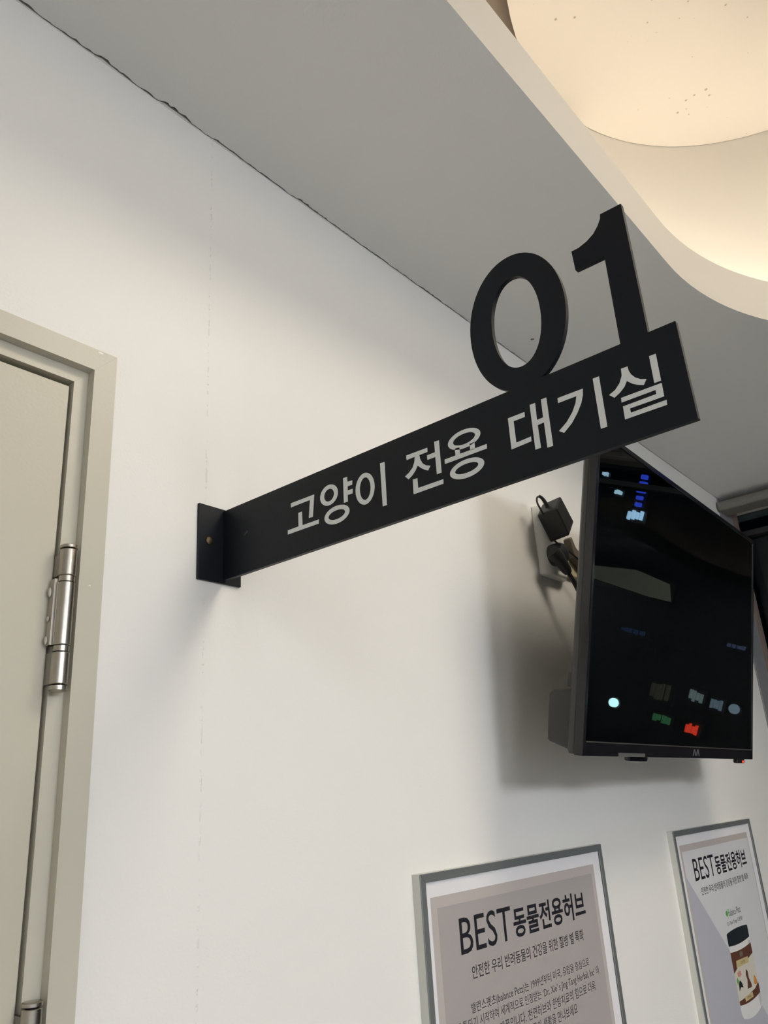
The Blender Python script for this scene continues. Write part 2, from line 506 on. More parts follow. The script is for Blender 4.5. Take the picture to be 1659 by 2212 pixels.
obj('door_leaf', B(XL_r + 0.003, DX, RY + 0.002, RY + 0.042, 0.006, DZ), M_door, door, bevel=0.001)
obj('rebate_shadow', B(XL_r - 0.002, XR + 0.004, 0.055, 0.06, 0, DZ + 0.02), M_dark, door)
bm = bmesh.new()
lathe(bm, [(0.009, 0), (0.009, 0.05)], 20, Matrix.Translation((-0.44, RY + 0.002, 1.0)) @ Matrix.Rotation(math.pi / 2, 4, 'X'))
box(bm, -0.449, -0.33, -0.055, -0.04, 0.991, 1.009)
obj('door_handle', bm, M_steel, door, smooth=True, bevel=0.002)

def hinge(ztop):
    L = 0.119; r = 0.0068
    hx0, hy0 = 0.3158, -0.0075
    def z(f): return ztop - L * f
    h = obj('hinge', B(DX - 0.0012, DX + 0.0012, hy0, 0.03, z(0.70), z(0.27)), M_steel_dark, door)
    T = Matrix.Translation((hx0, hy0, 0))
    for f0, f1 in ((0.034, 0.222), (0.270, 0.700), (0.748, 0.957)):
        bm = bmesh.new()
        lathe(bm, [(r - 0.0005, z(f0)), (r, z(f0) - 0.0005), (r, z(f1) + 0.0005), (r - 0.0005, z(f1))], 28, T)
        obj('knuckle', bm, M_steel, h, smooth=True)
    for f0, f1 in ((0.226, 0.264), (0.706, 0.742)):
        bm = bmesh.new(); lathe(bm, [(r - 0.0006, z(f0)), (r - 0.0006, z(f1))], 28, T)
        obj('bearing_ring', bm, M_steel, h, smooth=True)
    for f0, f1 in ((0.0, 0.028), (0.963, 1.0)):
        bm = bmesh.new(); lathe(bm, [(r - 0.0008, z(f0)), (r + 0.0001, z(f0) - 0.0006), (r + 0.0001, z(f1) + 0.0006), (r - 0.0008, z(f1))], 28, T)
        obj('end_cap', bm, M_steel, h, smooth=True)
    bm = bmesh.new(); lathe(bm, [(0.0045, z(0.01)), (0.0045, z(0.99))], 14, T)
    obj('pin', bm, M_dark, h)
    for f0, f1 in ((0.07, 0.222), (0.748, 0.955)):
        obj('leaf_plate', B(hx0 - r + 0.0004, hx0 - 0.002, hy0, 0.012, z(f1), z(f0)), M_steel_dark, h)
    # strip of the leaf wrapping towards the door with blobs of dried paint on it
    obj('leaf_plate', B(DX - 0.003, hx0 - 0.004, hy0 + 0.002, 0.0005, z(0.70), z(0.245)), M_steel, h)
    for f, s in ((0.335, 0.0042), (0.52, 0.0022), (0.665, 0.0036)):
        bm = bmesh.new(); bmesh.ops.create_icosphere(bm, subdivisions=2, radius=1)
        for v in bm.verts:
            v.co = Vector((DX - 0.0036 + v.co.x * s * 0.35, -0.0005 + v.co.y * 0.0018, z(f) + v.co.z * s))
        obj('paint_blob', bm, M_blob, h, smooth=True)
    return h
hinge(CAMZ + 0.2189)
hinge(CAMZ - 0.1091)
# chips of white paint on the frame corner
for (cx, cz, s) in ((0.331, CAMZ + 0.4095, 0.0016), (0.3335, CAMZ + 0.4045, 0.0006), (0.336, CAMZ + 0.188, 0.0007)):
    bm = bmesh.new(); lathe(bm, [(s, 0), (s * 0.8, 0.0001)], 9, Matrix.Translation((cx, FY - 0.0001, cz)) @ Matrix.Rotation(math.pi / 2, 4, 'X') @ Matrix.Diagonal((1.6, 0.7, 1, 1)))
    obj('paint_chip', bm, M_white, door)

# ---------------------------------------------------------------- projecting sign
GLYPHS = [
    # 고
    [("P", [(0.1019,0.2699), (0.1324,0.2695), (0.1297,0.2486), (0.1247,0.2489), (0.1270,0.2658), (0.1018,0.2658)]),
     ("P", [(0.1113,0.2576), (0.1161,0.2576), (0.1163,0.2442), (0.1371,0.2440), (0.1370,0.2402), (0.0970,0.2405), (0.0971,0.2445), (0.1113,0.2445)]),
     ],
    # 양
    [("R", (0.1507, 0.2633, 0.0109, 0.0097), (0.1508, 0.2632, 0.0061, 0.0059)),
     ("P", [(0.1686,0.2738), (0.1733,0.2737), (0.1733,0.2689), (0.1791,0.2685), (0.1788,0.2645), (0.1734,0.2647), (0.1732,0.2608), (0.1790,0.2605), (0.1787,0.2564), (0.1729,0.2566), (0.1728,0.2505), (0.1682,0.2507)]),
     ("R", (0.1592, 0.2423, 0.015, 0.0082), (0.1591, 0.2423, 0.01, 0.0042)),
     ],
    # 이
    [("R", (0.1932, 0.2563, 0.0108, 0.0144), (0.1934, 0.2563, 0.0062, 0.0103)),
     ("P", [(0.2116,0.2738), (0.2165,0.2735), (0.2160,0.2345), (0.2115,0.2346)]),
     ],
    # 전
    [("P", [(0.2401,0.2713), (0.2618,0.2708), (0.2616,0.2672), (0.2533,0.2672), (0.2538,0.2633), (0.2559,0.2589), (0.2591,0.2561), (0.2634,0.2544), (0.2607,0.2511), (0.2578,0.2526), (0.2543,0.2552), (0.2508,0.2587), (0.2482,0.2551), (0.2447,0.2521), (0.2405,0.2499), (0.2372,0.2533), (0.2418,0.2555), (0.2457,0.2586), (0.2479,0.2628), (0.2486,0.2673), (0.2400,0.2672)]),
     ("P", [(0.2693,0.2735), (0.2739,0.2731), (0.2735,0.2451), (0.2690,0.2451), (0.2690,0.2602), (0.2610,0.2603), (0.2611,0.2643), (0.2691,0.2643)]),
     ("P", [(0.2448,0.2481), (0.2494,0.2480), (0.2494,0.2393), (0.2746,0.2390), (0.2743,0.2353), (0.2445,0.2354)]),
     ],
    # 용
    [("R", (0.2976, 0.2659, 0.0154, 0.0078), (0.2976, 0.2659, 0.0105, 0.0045)),
     ("P", [(0.2883,0.2606), (0.2927,0.2604), (0.2926,0.2546), (0.2883,0.2545)]),
     ("P", [(0.3022,0.2597), (0.3068,0.2602), (0.3066,0.2542), (0.3023,0.2543)]),
     ("P", [(0.2777,0.2549), (0.3174,0.2545), (0.3171,0.2508), (0.2776,0.2511)]),
     ("R", (0.2974, 0.2408, 0.016, 0.0076), (0.2972, 0.241, 0.0109, 0.0038)),
     ],
    # 대
    [("P", [(0.3383,0.2683), (0.3526,0.2682), (0.3524,0.2643), (0.3427,0.2643), (0.3426,0.2466), (0.3552,0.2471), (0.3550,0.2434), (0.3380,0.2427)]),
     ("P", [(0.3577,0.2721), (0.3622,0.2720), (0.3618,0.2581), (0.3670,0.2583), (0.3673,0.2728), (0.3717,0.2728), (0.3714,0.2340), (0.3669,0.2340), (0.3671,0.2542), (0.3618,0.2540), (0.3618,0.2358), (0.3573,0.2358)]),
     ],
    # 기
    [("P", [(0.3804,0.2687), (0.4003,0.2683), (0.3996,0.2637), (0.3974,0.2579), (0.3934,0.2517), (0.3880,0.2455), (0.3812,0.2406), (0.3777,0.2433), (0.3845,0.2479), (0.3898,0.2536), (0.3933,0.2595), (0.3948,0.2646), (0.3802,0.2648)]),
     ("P", [(0.4088,0.2727), (0.4135,0.2727), (0.4131,0.2337), (0.4084,0.2338)]),
     ],
    # 실
    [("P", [(0.4298,0.2717), (0.4345,0.2715), (0.4347,0.2682), (0.4358,0.2648), (0.4383,0.2612), (0.4416,0.2586), (0.4453,0.2571), (0.4428,0.2536), (0.4391,0.2553), (0.4353,0.2579), (0.4321,0.2612), (0.4300,0.2579), (0.4262,0.2548), (0.4216,0.2525), (0.4184,0.2559), (0.4231,0.2579), (0.4269,0.2615), (0.4294,0.2663)]),
     ("P", [(0.4501,0.2726), (0.4547,0.2725), (0.4545,0.2521), (0.4499,0.2522)]),
     ("P", [(0.4261,0.2505), (0.4546,0.2503), (0.4544,0.2404), (0.4307,0.2407), (0.4308,0.2374), (0.4554,0.2374), (0.4551,0.2339), (0.4261,0.2342), (0.4263,0.2439), (0.4498,0.2439), (0.4498,0.2470), (0.4259,0.2471)]),
     ],
]
ZERO = ((0.356, 0.3467, 0.0422, 0.0594), (0.3558, 0.3462, 0.0216, 0.0401))
ONE = [(0.4094,0.3816), (0.4154,0.3816), (0.4223,0.3836), (0.4281,0.3869), (0.4324,0.3916), (0.4352,0.3965), (0.4359,0.4002), (0.4522,0.3999), (0.4524,0.2909), (0.4523,0.2839), (0.4324,0.2867), (0.4331,0.3639), (0.4100,0.3644)]

SGX = 0.479; SGT = 0.0045
sign = tag(empty('projecting_sign', (0.4765, 0, CAMZ + 0.2536)), 'black metal projecting sign with big numerals 01 and silver Korean lettering', 'sign')
def SP(o):  # keep world coordinates of a part under the sign
    o.matrix_parent_inverse = Matrix.Translation(sign.location).inverted()
    return o
def side(x):
    return lambda u, v: (x, -u, CAMZ + v)
bm = bmesh.new()
prism(bm, [[(0.003, 0.2178), (0.4721, 0.2176), (0.4716, 0.2904), (0.003, 0.2902)]], side(SGX), side(SGX + SGT))
SP(obj('arm_panel', bm, M_black, sign, bevel=0.0003))
bm = bmesh.new()
prism(bm, [ellipse(ZERO[0], 72, 2.04), ellipse(ZERO[1], 64, 2.1)], side(SGX + 0.0001), side(SGX + SGT - 0.0001))
SP(obj('numeral', bm, M_black, sign))
bm = bmesh.new()
prism(bm, [ONE], side(SGX + 0.0001), side(SGX + SGT - 0.0001))
SP(obj('numeral', bm, M_black, sign))
SP(obj('mounting_plate', B(0.4495, 0.5025, -0.003, 0.0, CAMZ + 0.2150, CAMZ + 0.2926), M_black, sign, bevel=0.0004))
for g in GLYPHS:
    bm = bmesh.new()
    for s in g:
        if s[0] == 'P':
            prism(bm, [s[1]], side(SGX - 0.0003), side(SGX + 0.0002))
        else:
            prism(bm, [ellipse(s[1], 48), ellipse(s[2], 44)], side(SGX - 0.0003), side(SGX + 0.0002))
    SP(obj('letter', bm, M_vinyl, sign))
bm = bmesh.new()
T = Matrix.Translation((0.4622, -0.003, CAMZ + 0.2555)) @ Matrix.Rotation(math.pi / 2, 4, 'X')
lathe(bm, [(0.0042, 0), (0.0040, 0.0010), (0.0026, 0.0019), (0.0010, 0.0021)], 20, T)
sc = SP(obj('screw', bm, M_screw, sign, smooth=True))
bm = bmesh.new()
box(bm, 0.4600, 0.4644, -0.0053, -0.0048, CAMZ + 0.2551, CAMZ + 0.2559); box(bm, 0.4618, 0.4626, -0.0053, -0.0048, CAMZ + 0.2533, CAMZ + 0.2577)
o = obj('screw_slot', bm, M_dark, sc); o.matrix_parent_inverse = Matrix.Translation(sign.location).inverted()
bm = bmesh.new(); prism(bm, [[(0.035, 0.2555), (0.0375, 0.2562), (0.041, 0.2582), (0.0405, 0.260), (0.038, 0.2588), (0.0355, 0.2578)]], side(SGX - 0.00015), side(SGX + 0.0001))
SP(obj('scuff', bm, M_scuff, sign))

# ---------------------------------------------------------------- television on a tilting bracket
tv = tag(empty('television', (0, 0, 0)), 'switched-off black flat television tilted down on the wall', 'television')
MT = ((0.9998, -0.0195, 0.0068), (0.0205, 0.9762, -0.2157), (-0.0025, 0.2158, 0.9764))
mw = Matrix.Identity(4)
for i in range(3):
    for j in range(3):
        mw[i][j] = MT[i][j]
mw.translation = Vector((1.2807, -0.1767, CAMZ + 0.2474))
tv.matrix_world = mw
W2, H2 = 0.36, 0.2103
bm = bmesh.new()
prism(bm, [[(-W2, -H2), (W2, -H2), (W2, H2), (-W2, H2)], [(-W2 + 0.008, -H2 + 0.018), (W2 - 0.008, -H2 + 0.018), (W2 - 0.008, H2 - 0.008), (-W2 + 0.008, H2 - 0.008)]],
      lambda x, z: (x, 0, z), lambda x, z: (x, 0.012, z))
obj('bezel', bm, M_gloss, tv, bevel=0.0012)
obj('screen', B(-W2 + 0.007, W2 - 0.007, 0.0012, 0.008, -H2 + 0.017, H2 - 0.007), M_screen, tv)
bm = bmesh.new()
fr = [(-W2 + 0.001, -H2 + 0.001), (W2 - 0.001, -H2 + 0.001), (W2 - 0.001, H2 - 0.001), (-W2 + 0.001, H2 - 0.001)]
bk = [(-W2 + 0.014, -H2 + 0.004), (W2 - 0.014, -H2 + 0.004), (W2 - 0.014, H2 - 0.02), (-W2 + 0.014, H2 - 0.02)]
a = [bm.verts.new((x, 0.012, z)) for x, z in fr]; b = [bm.verts.new((x, 0.019, z)) for x, z in fr]; c = [bm.verts.new((x, 0.027, z)) for x, z in bk]
for r0, r1 in ((a, b), (b, c)):
    for i in range(4):
        j = (i + 1) % 4
        bm.faces.new((r0[i], r0[j], r1[j], r1[i]))
bm.faces.new(a); bm.faces.new(c)
obj('back_shell', bm, M_tvback, tv, bevel=0.002)
bm = bmesh.new()
prism(bm, [[(0.026, -H2 + 0.003), (0.060, -H2 + 0.012), (0.062, -H2 + 0.070), (0.056, -H2 + 0.076), (0.026, -H2 + 0.080)]],
      lambda y, z: (-W2 + 0.022, y, z), lambda y, z: (W2 - 0.022, y, z))
obj('rear_housing', bm, M_tvback, tv, bevel=0.003)
obj('port_cover', B(-W2 + 0.02, -W2 + 0.06, 0.026, 0.036, -H2 + 0.082, -H2 + 0.10), M_tvback, tv, bevel=0.001)
bm = bmesh.new(); lathe(bm, [(0.040, 0), (0.036, -0.006), (0.020, -0.008)], 28, Matrix.Translation((-0.165, 0.012, -H2)) @ Matrix.Diagonal((1, 0.22, 1, 1)))
obj('control_knob', bm, M_gloss, tv, smooth=True)
obj('bezel_trim', B(-W2 + 0.008, W2 - 0.008, -0.0004, 0.0006, -H2 + 0.0165, -H2 + 0.0180), M_tvback, tv)
obj('sticker', B(-0.255, -0.165, -0.0003, 0.0, -H2 + 0.0006, -H2 + 0.0052), M_sticker, tv)
bm = bmesh.new(); prism(bm, [[(-0.016, 0), (-0.012, 0), (-0.008, 0.007), (-0.004, 0), (0.004, 0), (0.008, 0.007), (0.012, 0), (0.016, 0), (0.010, 0.010), (0.006, 0.010), (0, 0.002), (-0.006, 0.010), (-0.010, 0.010)]],
                        lambda x, z: (x + 0.045, -0.0003, -H2 + 0.004 + z), lambda x, z: (x + 0.045, 0.0004, -H2 + 0.004 + z))
obj('logo', bm, M_logo, tv)
bm = bmesh.new(); box(bm, 0.272, 0.312, 0.001, 0.010, -H2 - 0.0075, -H2 + 0.001)
ir = obj('sensor_block', bm, M_gloss, tv, bevel=0.002)
obj('standby_light', B(0.297, 0.305, 0.0004, 0.004, -H2 - 0.006, -H2 - 0.002), M_led, ir, bevel=0.001)

mount = tag(empty('television_bracket', (1.28, 0, CAMZ + 0.25)), 'black steel bracket between the television and the wall', 'bracket')
def MP(o): o.matrix_parent_inverse = Matrix.Translation(mount.location).inverted(); return o
MP(obj('wall_plate', B(1.29, 1.46, -0.004, 0.0, CAMZ + 0.18, CAMZ + 0.36), M_tvback, mount))
for x in (1.30, 1.38):
    bm = bmesh.new(); prism(bm, [[(-0.004, 0.17), (-0.004, 0.33), (-0.150, 0.345), (-0.122, 0.215)]], lambda y, z, x=x: (x - 0.0015, y, CAMZ + z), lambda y, z, x=x: (x + 0.0015, y, CAMZ + z))
    MP(obj('bracket_arm', bm, M_tvback, mount))

# ---------------------------------------------------------------- outlet, adapter, plug and leads
out = tag(empty('wall_outlet', (1.15, 0, CAMZ + 0.40)), 'white surface-mounted double power outlet beside the television', 'power outlet')
def OP(o): o.matrix_parent_inverse = Matrix.Translation(out.location).inverted(); return o
ox0, ox1, oz0, oz1 = 1.135, 1.212, CAMZ + 0.340, CAMZ + 0.462
bm = bmesh.new()
prism(bm, [[(ox0, 0.0), (ox0 + 0.003, -0.008), (ox0 + 0.010, -0.017), (ox0 + 0.02, -0.021), (ox1 - 0.02, -0.021), (ox1 - 0.008, -0.015), (ox1, -0.006), (ox1, 0)]],
      lambda x, y: (x, y, oz0), lambda x, y: (x, y, oz1))
OP(obj('outlet_box', bm, M_white, out, smooth=True, bevel=0.003))
for z in (0.370, 0.430):
    bm = bmesh.new(); lathe(bm, [(0.021, 0), (0.021, 0.001), (0.0195, 0.001), (0.0195, 0.0006)], 28, Matrix.Translation((1.172, -0.021, CAMZ + z)) @ Matrix.Rotation(math.pi / 2, 4, 'X'))
    OP(obj('socket', bm, M_pshade, out, smooth=True))

adp = tag(empty('power_adapter', (1.13, -0.025, CAMZ + 0.425)), 'black box-shaped power adapter plugged in askew at the upper socket', 'power adapter')
def AP(o): o.matrix_parent_inverse = Matrix.Translation(adp.location).inverted(); return o
back = [(1.137, 0.4600), (1.1120, 0.4330), (1.1480, 0.3930), (1.1730, 0.4240)]
front = [(1.1190, 0.4570), (1.0965, 0.4300), (1.1290, 0.3900), (1.1545, 0.4200)]
bm = bmesh.new()
a = [bm.verts.new((x, -0.0215, CAMZ + z)) for x, z in back]; b = [bm.verts.new((x, -0.066, CAMZ + z)) for x, z in front]
for i in range(4):
    j = (i + 1) % 4
    bm.faces.new((a[i], a[j], b[j], b[i]))
bm.faces.new(a); bm.faces.new(b)
AP(obj('adapter_body', bm, M_adapter, adp, bevel=0.0035, segs=3))
bm = bmesh.new(); tube(bm, catmull([(1.119, -0.040, CAMZ + 0.443), (1.112, -0.040, CAMZ + 0.4515), (1.106, -0.039, CAMZ + 0.457), (1.099, -0.038, CAMZ + 0.4595)], 5), 0.0036, 10, 0.0024)
AP(obj('strain_relief', bm, M_rubber, adp, smooth=True))
bm = bmesh.new(); tube(bm, catmull([(1.100, -0.038, CAMZ + 0.4595), (1.0945, -0.036, CAMZ + 0.456), (1.0925, -0.036, CAMZ + 0.447), (1.0975, -0.037, CAMZ + 0.438), (1.108, -0.036, CAMZ + 0.430)], 8), 0.0016, 8)
AP(obj('lead', bm, M_rubber, adp, smooth=True))
bm = bmesh.new(); tube(bm, catmull([(1.142, -0.030, CAMZ + 0.400), (1.152, -0.030, CAMZ + 0.3930), (1.174, -0.034, CAMZ + 0.386), (1.205, -0.040, CAMZ + 0.371), (1.24, -0.050, CAMZ + 0.352), (1.28, -0.06, CAMZ + 0.33)], 8), 0.0017, 8)
AP(obj('lead', bm, M_rubber, adp, smooth=True))

plug = tag(empty('power_plug', (1.135, -0.03, CAMZ + 0.372)), 'round black mains plug in the lower socket with a thick lead', 'power plug')
def PP(o): o.matrix_parent_inverse = Matrix.Translation(plug.location).inverted(); return o
bm = bmesh.new(); lathe(bm, [(0.0175, 0), (0.0185, 0.003), (0.0185, 0.018), (0.015, 0.024), (0.009, 0.026)], 28, Matrix.Translation((1.146, -0.0215, CAMZ + 0.3705)) @ Matrix.Rotation(math.pi / 2, 4, 'X'))
PP(obj('plug_body', bm, M_rubber, plug, smooth=True))
bm = bmesh.new(); tube(bm, [Vector(p) for p in ((1.124, -0.036, CAMZ + 0.369), (1.133, -0.0405, CAMZ + 0.358), (1.1455, -0.044, CAMZ + 0.341), (1.149, -0.045, CAMZ + 0.336))], 0.0125, 14, 0.0062)
PP(obj('grip', bm, M_rubber, plug, smooth=True))
bm = bmesh.new(); tube(bm, catmull([(1.148, -0.045, CAMZ + 0.338), (1.156, -0.047, CAMZ + 0.326), (1.166, -0.048, CAMZ + 0.312), (1.186, -0.05, CAMZ + 0.285), (1.22, -0.055, CAMZ + 0.25), (1.27, -0.07, CAMZ + 0.24)], 7), 0.0036, 10)
PP(obj('lead', bm, M_rubber, plug, smooth=True))

ant = tag(empty('aerial_outlet', (1.26, 0, CAMZ + 0.4)), 'cream aerial outlet with a taupe plug partly hidden behind the television edge', 'aerial outlet')
def NP(o): o.matrix_parent_inverse = Matrix.Translation(ant.location).inverted(); return o
NP(obj('plate', B(1.226, 1.292, -0.010, 0.0, CAMZ + 0.354, CAMZ + 0.400), M_cream, ant, bevel=0.002))
bm = bmesh.new(); prism(bm, [[(1.2175, 0.416), (1.226, 0.421), (1.238, 0.402), (1.285, 0.374), (1.285, 0.354), (1.228, 0.384)]], lambda x, z: (x, -0.0101, CAMZ + z), lambda x, z: (x, -0.024, CAMZ + z))
NP(obj('aerial_plug', bm, M_taupe, ant, bevel=0.002))

# ---------------------------------------------------------------- framed posters
def poster_frame(name, x0, x1, ztop, h, label):
    t = tag(empty(name, ((x0 + x1) / 2, 0, CAMZ + ztop - h)), label, 'poster', 'framed herb posters')
    z1 = CAMZ + ztop; z0 = z1 - h
    f = 0.0092; d = 0.012
    def L(o): o.matrix_parent_inverse = Matrix.Translation(t.location).inverted(); return o
    def bar(c):   # mitred bar from four plan corners in (x, z)
        bm = bmesh.new(); prism(bm, [c], lambda x, z: (x, -d, z), lambda x, z: (x, -0.0104, z)); return bm
    e = 0.0001
    L(obj('frame_bar', bar([(x0, z1), (x1, z1), (x1 - f, z1 - f), (x0 + f, z1 - f)]), M_alu, t, bevel=0.0005))
    L(obj('frame_bar', bar([(x0, z0), (x1, z0), (x1 - f, z0 + f), (x0 + f, z0 + f)]), M_alu, t, bevel=0.0005))
    L(obj('frame_bar', bar([(x0, z1 - e), (x0, z0 + e), (x0 + f, z0 + f + e), (x0 + f, z1 - f - e)]), M_alu, t, bevel=0.0005))
    L(obj('frame_bar', bar([(x1, z1 - e), (x1, z0 + e), (x1 - f, z0 + f + e), (x1 - f, z1 - f - e)]), M_alu, t, bevel=0.0005))
    L(obj('frame_edge', B(x0, x0 + 0.004, -0.0104, 0.0, z0, z1), M_alu2, t))
    L(obj('frame_edge', B(x1 - 0.004, x1, -0.0104, 0.0, z0, z1), M_alu2, t))
    L(obj('frame_edge', B(x0 + 0.004, x1 - 0.004, -0.0104, 0.0, z1 - 0.004, z1), M_alu2, t))
    L(obj('frame_edge', B(x0 + 0.004, x1 - 0.004, -0.0104, 0.0, z0, z0 + 0.004), M_alu2, t))
    L(obj('poster_sheet', B(x0 + f - 0.001, x1 - f + 0.001, -0.0093, -0.0080, z0 + f - 0.001, z1 - f + 0.001), M_paper, t))
    return t, L
def flat(L, t, name, pts, material, layer):
    bm = bmesh.new(); y = -0.0093 - 0.00007 * layer
    prism(bm, [pts], lambda x, z: (x, y, CAMZ + z), lambda x, z: (x, y + 0.00006, CAMZ + z))
    return L(obj(name, bm, material, t))
def rect(x0, x1, z0, z1): return [(x0, z0), (x1, z0), (x1, z1), (x0, z1)]
def line(L, t, body, x0, x1, z0, z1, material, weight, layer=4, name='text_line'):
    bm = text_mesh(body, x0, x1, CAMZ + z0, CAMZ + z1, weight)
    for v in bm.verts: v.co.y = -0.0093 - 0.00007 * layer
    return L(obj(name, bm, material, t))

p1, L1 = poster_frame('framed_poster', 0.7475, 1.1905, -0.0714, 0.618, 'silver-framed poster of taupe ground with headline and lines of Korean text')
flat(L1, p1, 'print_border', rect(0.7655, 1.161, -0.665, -0.0966), M_greyl, 1)
flat(L1, p1, 'print_ground', rect(0.7770, 1.1515, -0.652, -0.1082), M_greyd, 2)
line(L1, p1, 'BEST', 0.8150, 0.9245, -0.1606, -0.1231, M_ink, 0.0, name='headline')
line(L1, p1, '동물전용허브', 0.9290, 1.1190, -0.1602, -0.1270, M_ink, 0.022, name='headline')
line(L1, p1, '안전한 우리 반려동물의 건강을 위한 질병 별 특화', 0.8325, 1.1035, -0.1872, -0.1735, M_ink2, 0.012)
line(L1, p1, '밸런스펫츠(balance Petz)는 1999년부터 미국, 유럽을 중심으로', 0.8250, 1.1085, -0.2208, -0.2088, M_ink2, 0.004)
line(L1, p1, '유통되기 시작하여 세계적으로 인정받는 ‘Dr. Xie’ s Jing Tang Herbal, Inc’ 의', 0.7960, 1.1330, -0.2347, -0.2225, M_ink2, 0.004)
line(L1, p1, '천연허브 제품입니다. 천연허브와 한방치료의 힘으로 더욱', 0.8290, 1.1180, -0.2498, -0.2378, M_ink2, 0.004)
line(L1, p1, '건강한 반려동물의 생활을 만나보세요', 0.8800, 1.0610, -0.2658, -0.2535, M_ink2, 0.004)

p2, L2 = poster_frame('framed_poster', 1.4745, 1.9110, -0.0714, 0.618, 'silver-framed poster of pale ground with a pictured supplement bottle')
flat(L2, p2, 'print_border', rect(1.4985, 1.8800, -0.665, -0.0964), M_greyl, 1)
flat(L2, p2, 'print_ground', rect(1.5060, 1.8760, -0.655, -0.1074), M_lilac, 2)
flat(L2, p2, 'print_wedge', [(1.5060, -0.1485), (1.5060, -0.655), (1.8760, -0.655), (1.8760, -0.50)], M_lilac2, 3)
line(L2, p2, 'BEST', 1.5465, 1.6540, -0.1592, -0.1218, M_ink, 0.0, name='headline')
line(L2, p2, '동물전용허브', 1.6590, 1.8440, -0.1590, -0.1262, M_ink, 0.022, name='headline')
line(L2, p2, '안전한 우리 반려동물의 건강을 위한 질병 별 특화', 1.5640, 1.8330, -0.1838, -0.1710, M_ink2, 0.012)
flat(L2, p2, 'logo_mark', [(1.6650 + 0.006 + 0.006 * math.cos(a * math.pi / 8), -0.2265 + 0.005 * math.sin(a * math.pi / 8)) for a in range(16)], M_green, 4)
line(L2, p2, 'B', 1.6790, 1.6860, -0.2322, -0.2200, M_green, 0.01)
line(L2, p2, 'alance Petz', 1.6870, 1.7490, -0.2330, -0.2215, M_ink2, 0.0)
line(L2, p2, 'Di Tan Tang 디탄탕', 1.6645, 1.7510, -0.2482, -0.2395, M_ink2, 0.008)
# the pictured bottle (flat print)
def arc(x0, x1, z, sag, n=9): return [(x0 + (x1 - x0) * i / (n - 1), z - sag * (1 - (2 * i / (n - 1) - 1) ** 2)) for i in range(n)]
flat(L2, p2, 'bottle_body', [(1.6500, -0.2840)] + [(1.6560, -0.278), (1.7630, -0.278), (1.7690, -0.2840), (1.7690, -0.386), (1.762, -0.394)] + arc(1.755, 1.664, -0.396, 0.005) + [(1.657, -0.394), (1.6500, -0.386)], M_pwhite, 4)
flat(L2, p2, 'bottle_shade', [(1.7560, -0.282), (1.7688, -0.2845), (1.7688, -0.386), (1.7560, -0.395)], M_pshade, 5)
flat(L2, p2, 'bottle_cap', [(1.6485, -0.2590)] + arc(1.652, 1.766, -0.2575, -0.0025) + [(1.7690, -0.2590), (1.7690, -0.2775)] + arc(1.768, 1.650, -0.2785, 0.003) + [(1.6485, -0.2775)], M_cap, 6)
flat(L2, p2, 'bottle_label', arc(1.6500, 1.7690, -0.2885, 0.003) + list(reversed(arc(1.6500, 1.7690, -0.3725, 0.004))), M_pcream, 6)
flat(L2, p2, 'label_band', arc(1.6500, 1.7690, -0.2885, 0.003) + [(1.7690, -0.306), (1.735, -0.312), (1.690, -0.312), (1.6500, -0.322)], M_brown, 7)
flat(L2, p2, 'label_band', [(1.6500, -0.3660), (1.690, -0.366), (1.745, -0.362), (1.7690, -0.355)] + list(reversed(arc(1.6500, 1.7690, -0.3725, 0.004))), M_brown, 7)
flat(L2, p2, 'label_emblem', [(1.705 + 0.010 * math.cos(a * math.pi / 7), -0.2985 + 0.0048 * math.sin(a * math.pi / 7)) for a in range(14)], M_taupe, 8)
flat(L2, p2, 'label_tag', [(1.672, -0.305), (1.738, -0.3075), (1.737, -0.3175), (1.668, -0.316)], M_tan, 8)
line(L2, p2, '디탄탕', 1.692, 1.718, -0.3142, -0.3090, M_brown, 0.0, layer=9, name='label_text')
flat(L2, p2, 'label_tag', rect(1.682, 1.727, -0.3725, -0.3645), M_tan, 8)
line(L2, p2, '200g', 1.692, 1.715, -0.3708, -0.3662, M_brown, 0.0, layer=9, name='label_text')
flat(L2, p2, 'label_flower', [(1.676 + 0.013 * math.cos(a * math.pi / 6) * (1 if a % 2 else 0.7), -0.3265 + 0.006 * math.sin(a * math.pi / 6) * (1 if a % 2 else 0.7)) for a in range(12)], M_pink, 8)
flat(L2, p2, 'label_picture', [(1.660, -0.352), (1.664, -0.340), (1.672, -0.336), (1.680, -0.341), (1.684, -0.350), (1.672, -0.347)], M_ink, 8)
flat(L2, p2, 'label_picture', [(1.705, -0.356), (1.712, -0.342), (1.708, -0.333), (1.714, -0.325), (1.722, -0.330), (1.721, -0.340), (1.730, -0.352), (1.728, -0.357)], M_brown, 8)
flat(L2, p2, 'label_picture', [(1.744, -0.354), (1.747, -0.345), (1.753, -0.341), (1.760, -0.346), (1.764, -0.354), (1.755, -0.358)], M_orange, 8)
flat(L2, p2, 'label_picture', [(1.655, -0.334), (1.663, -0.330), (1.666, -0.337), (1.658, -0.342)], M_green, 8)

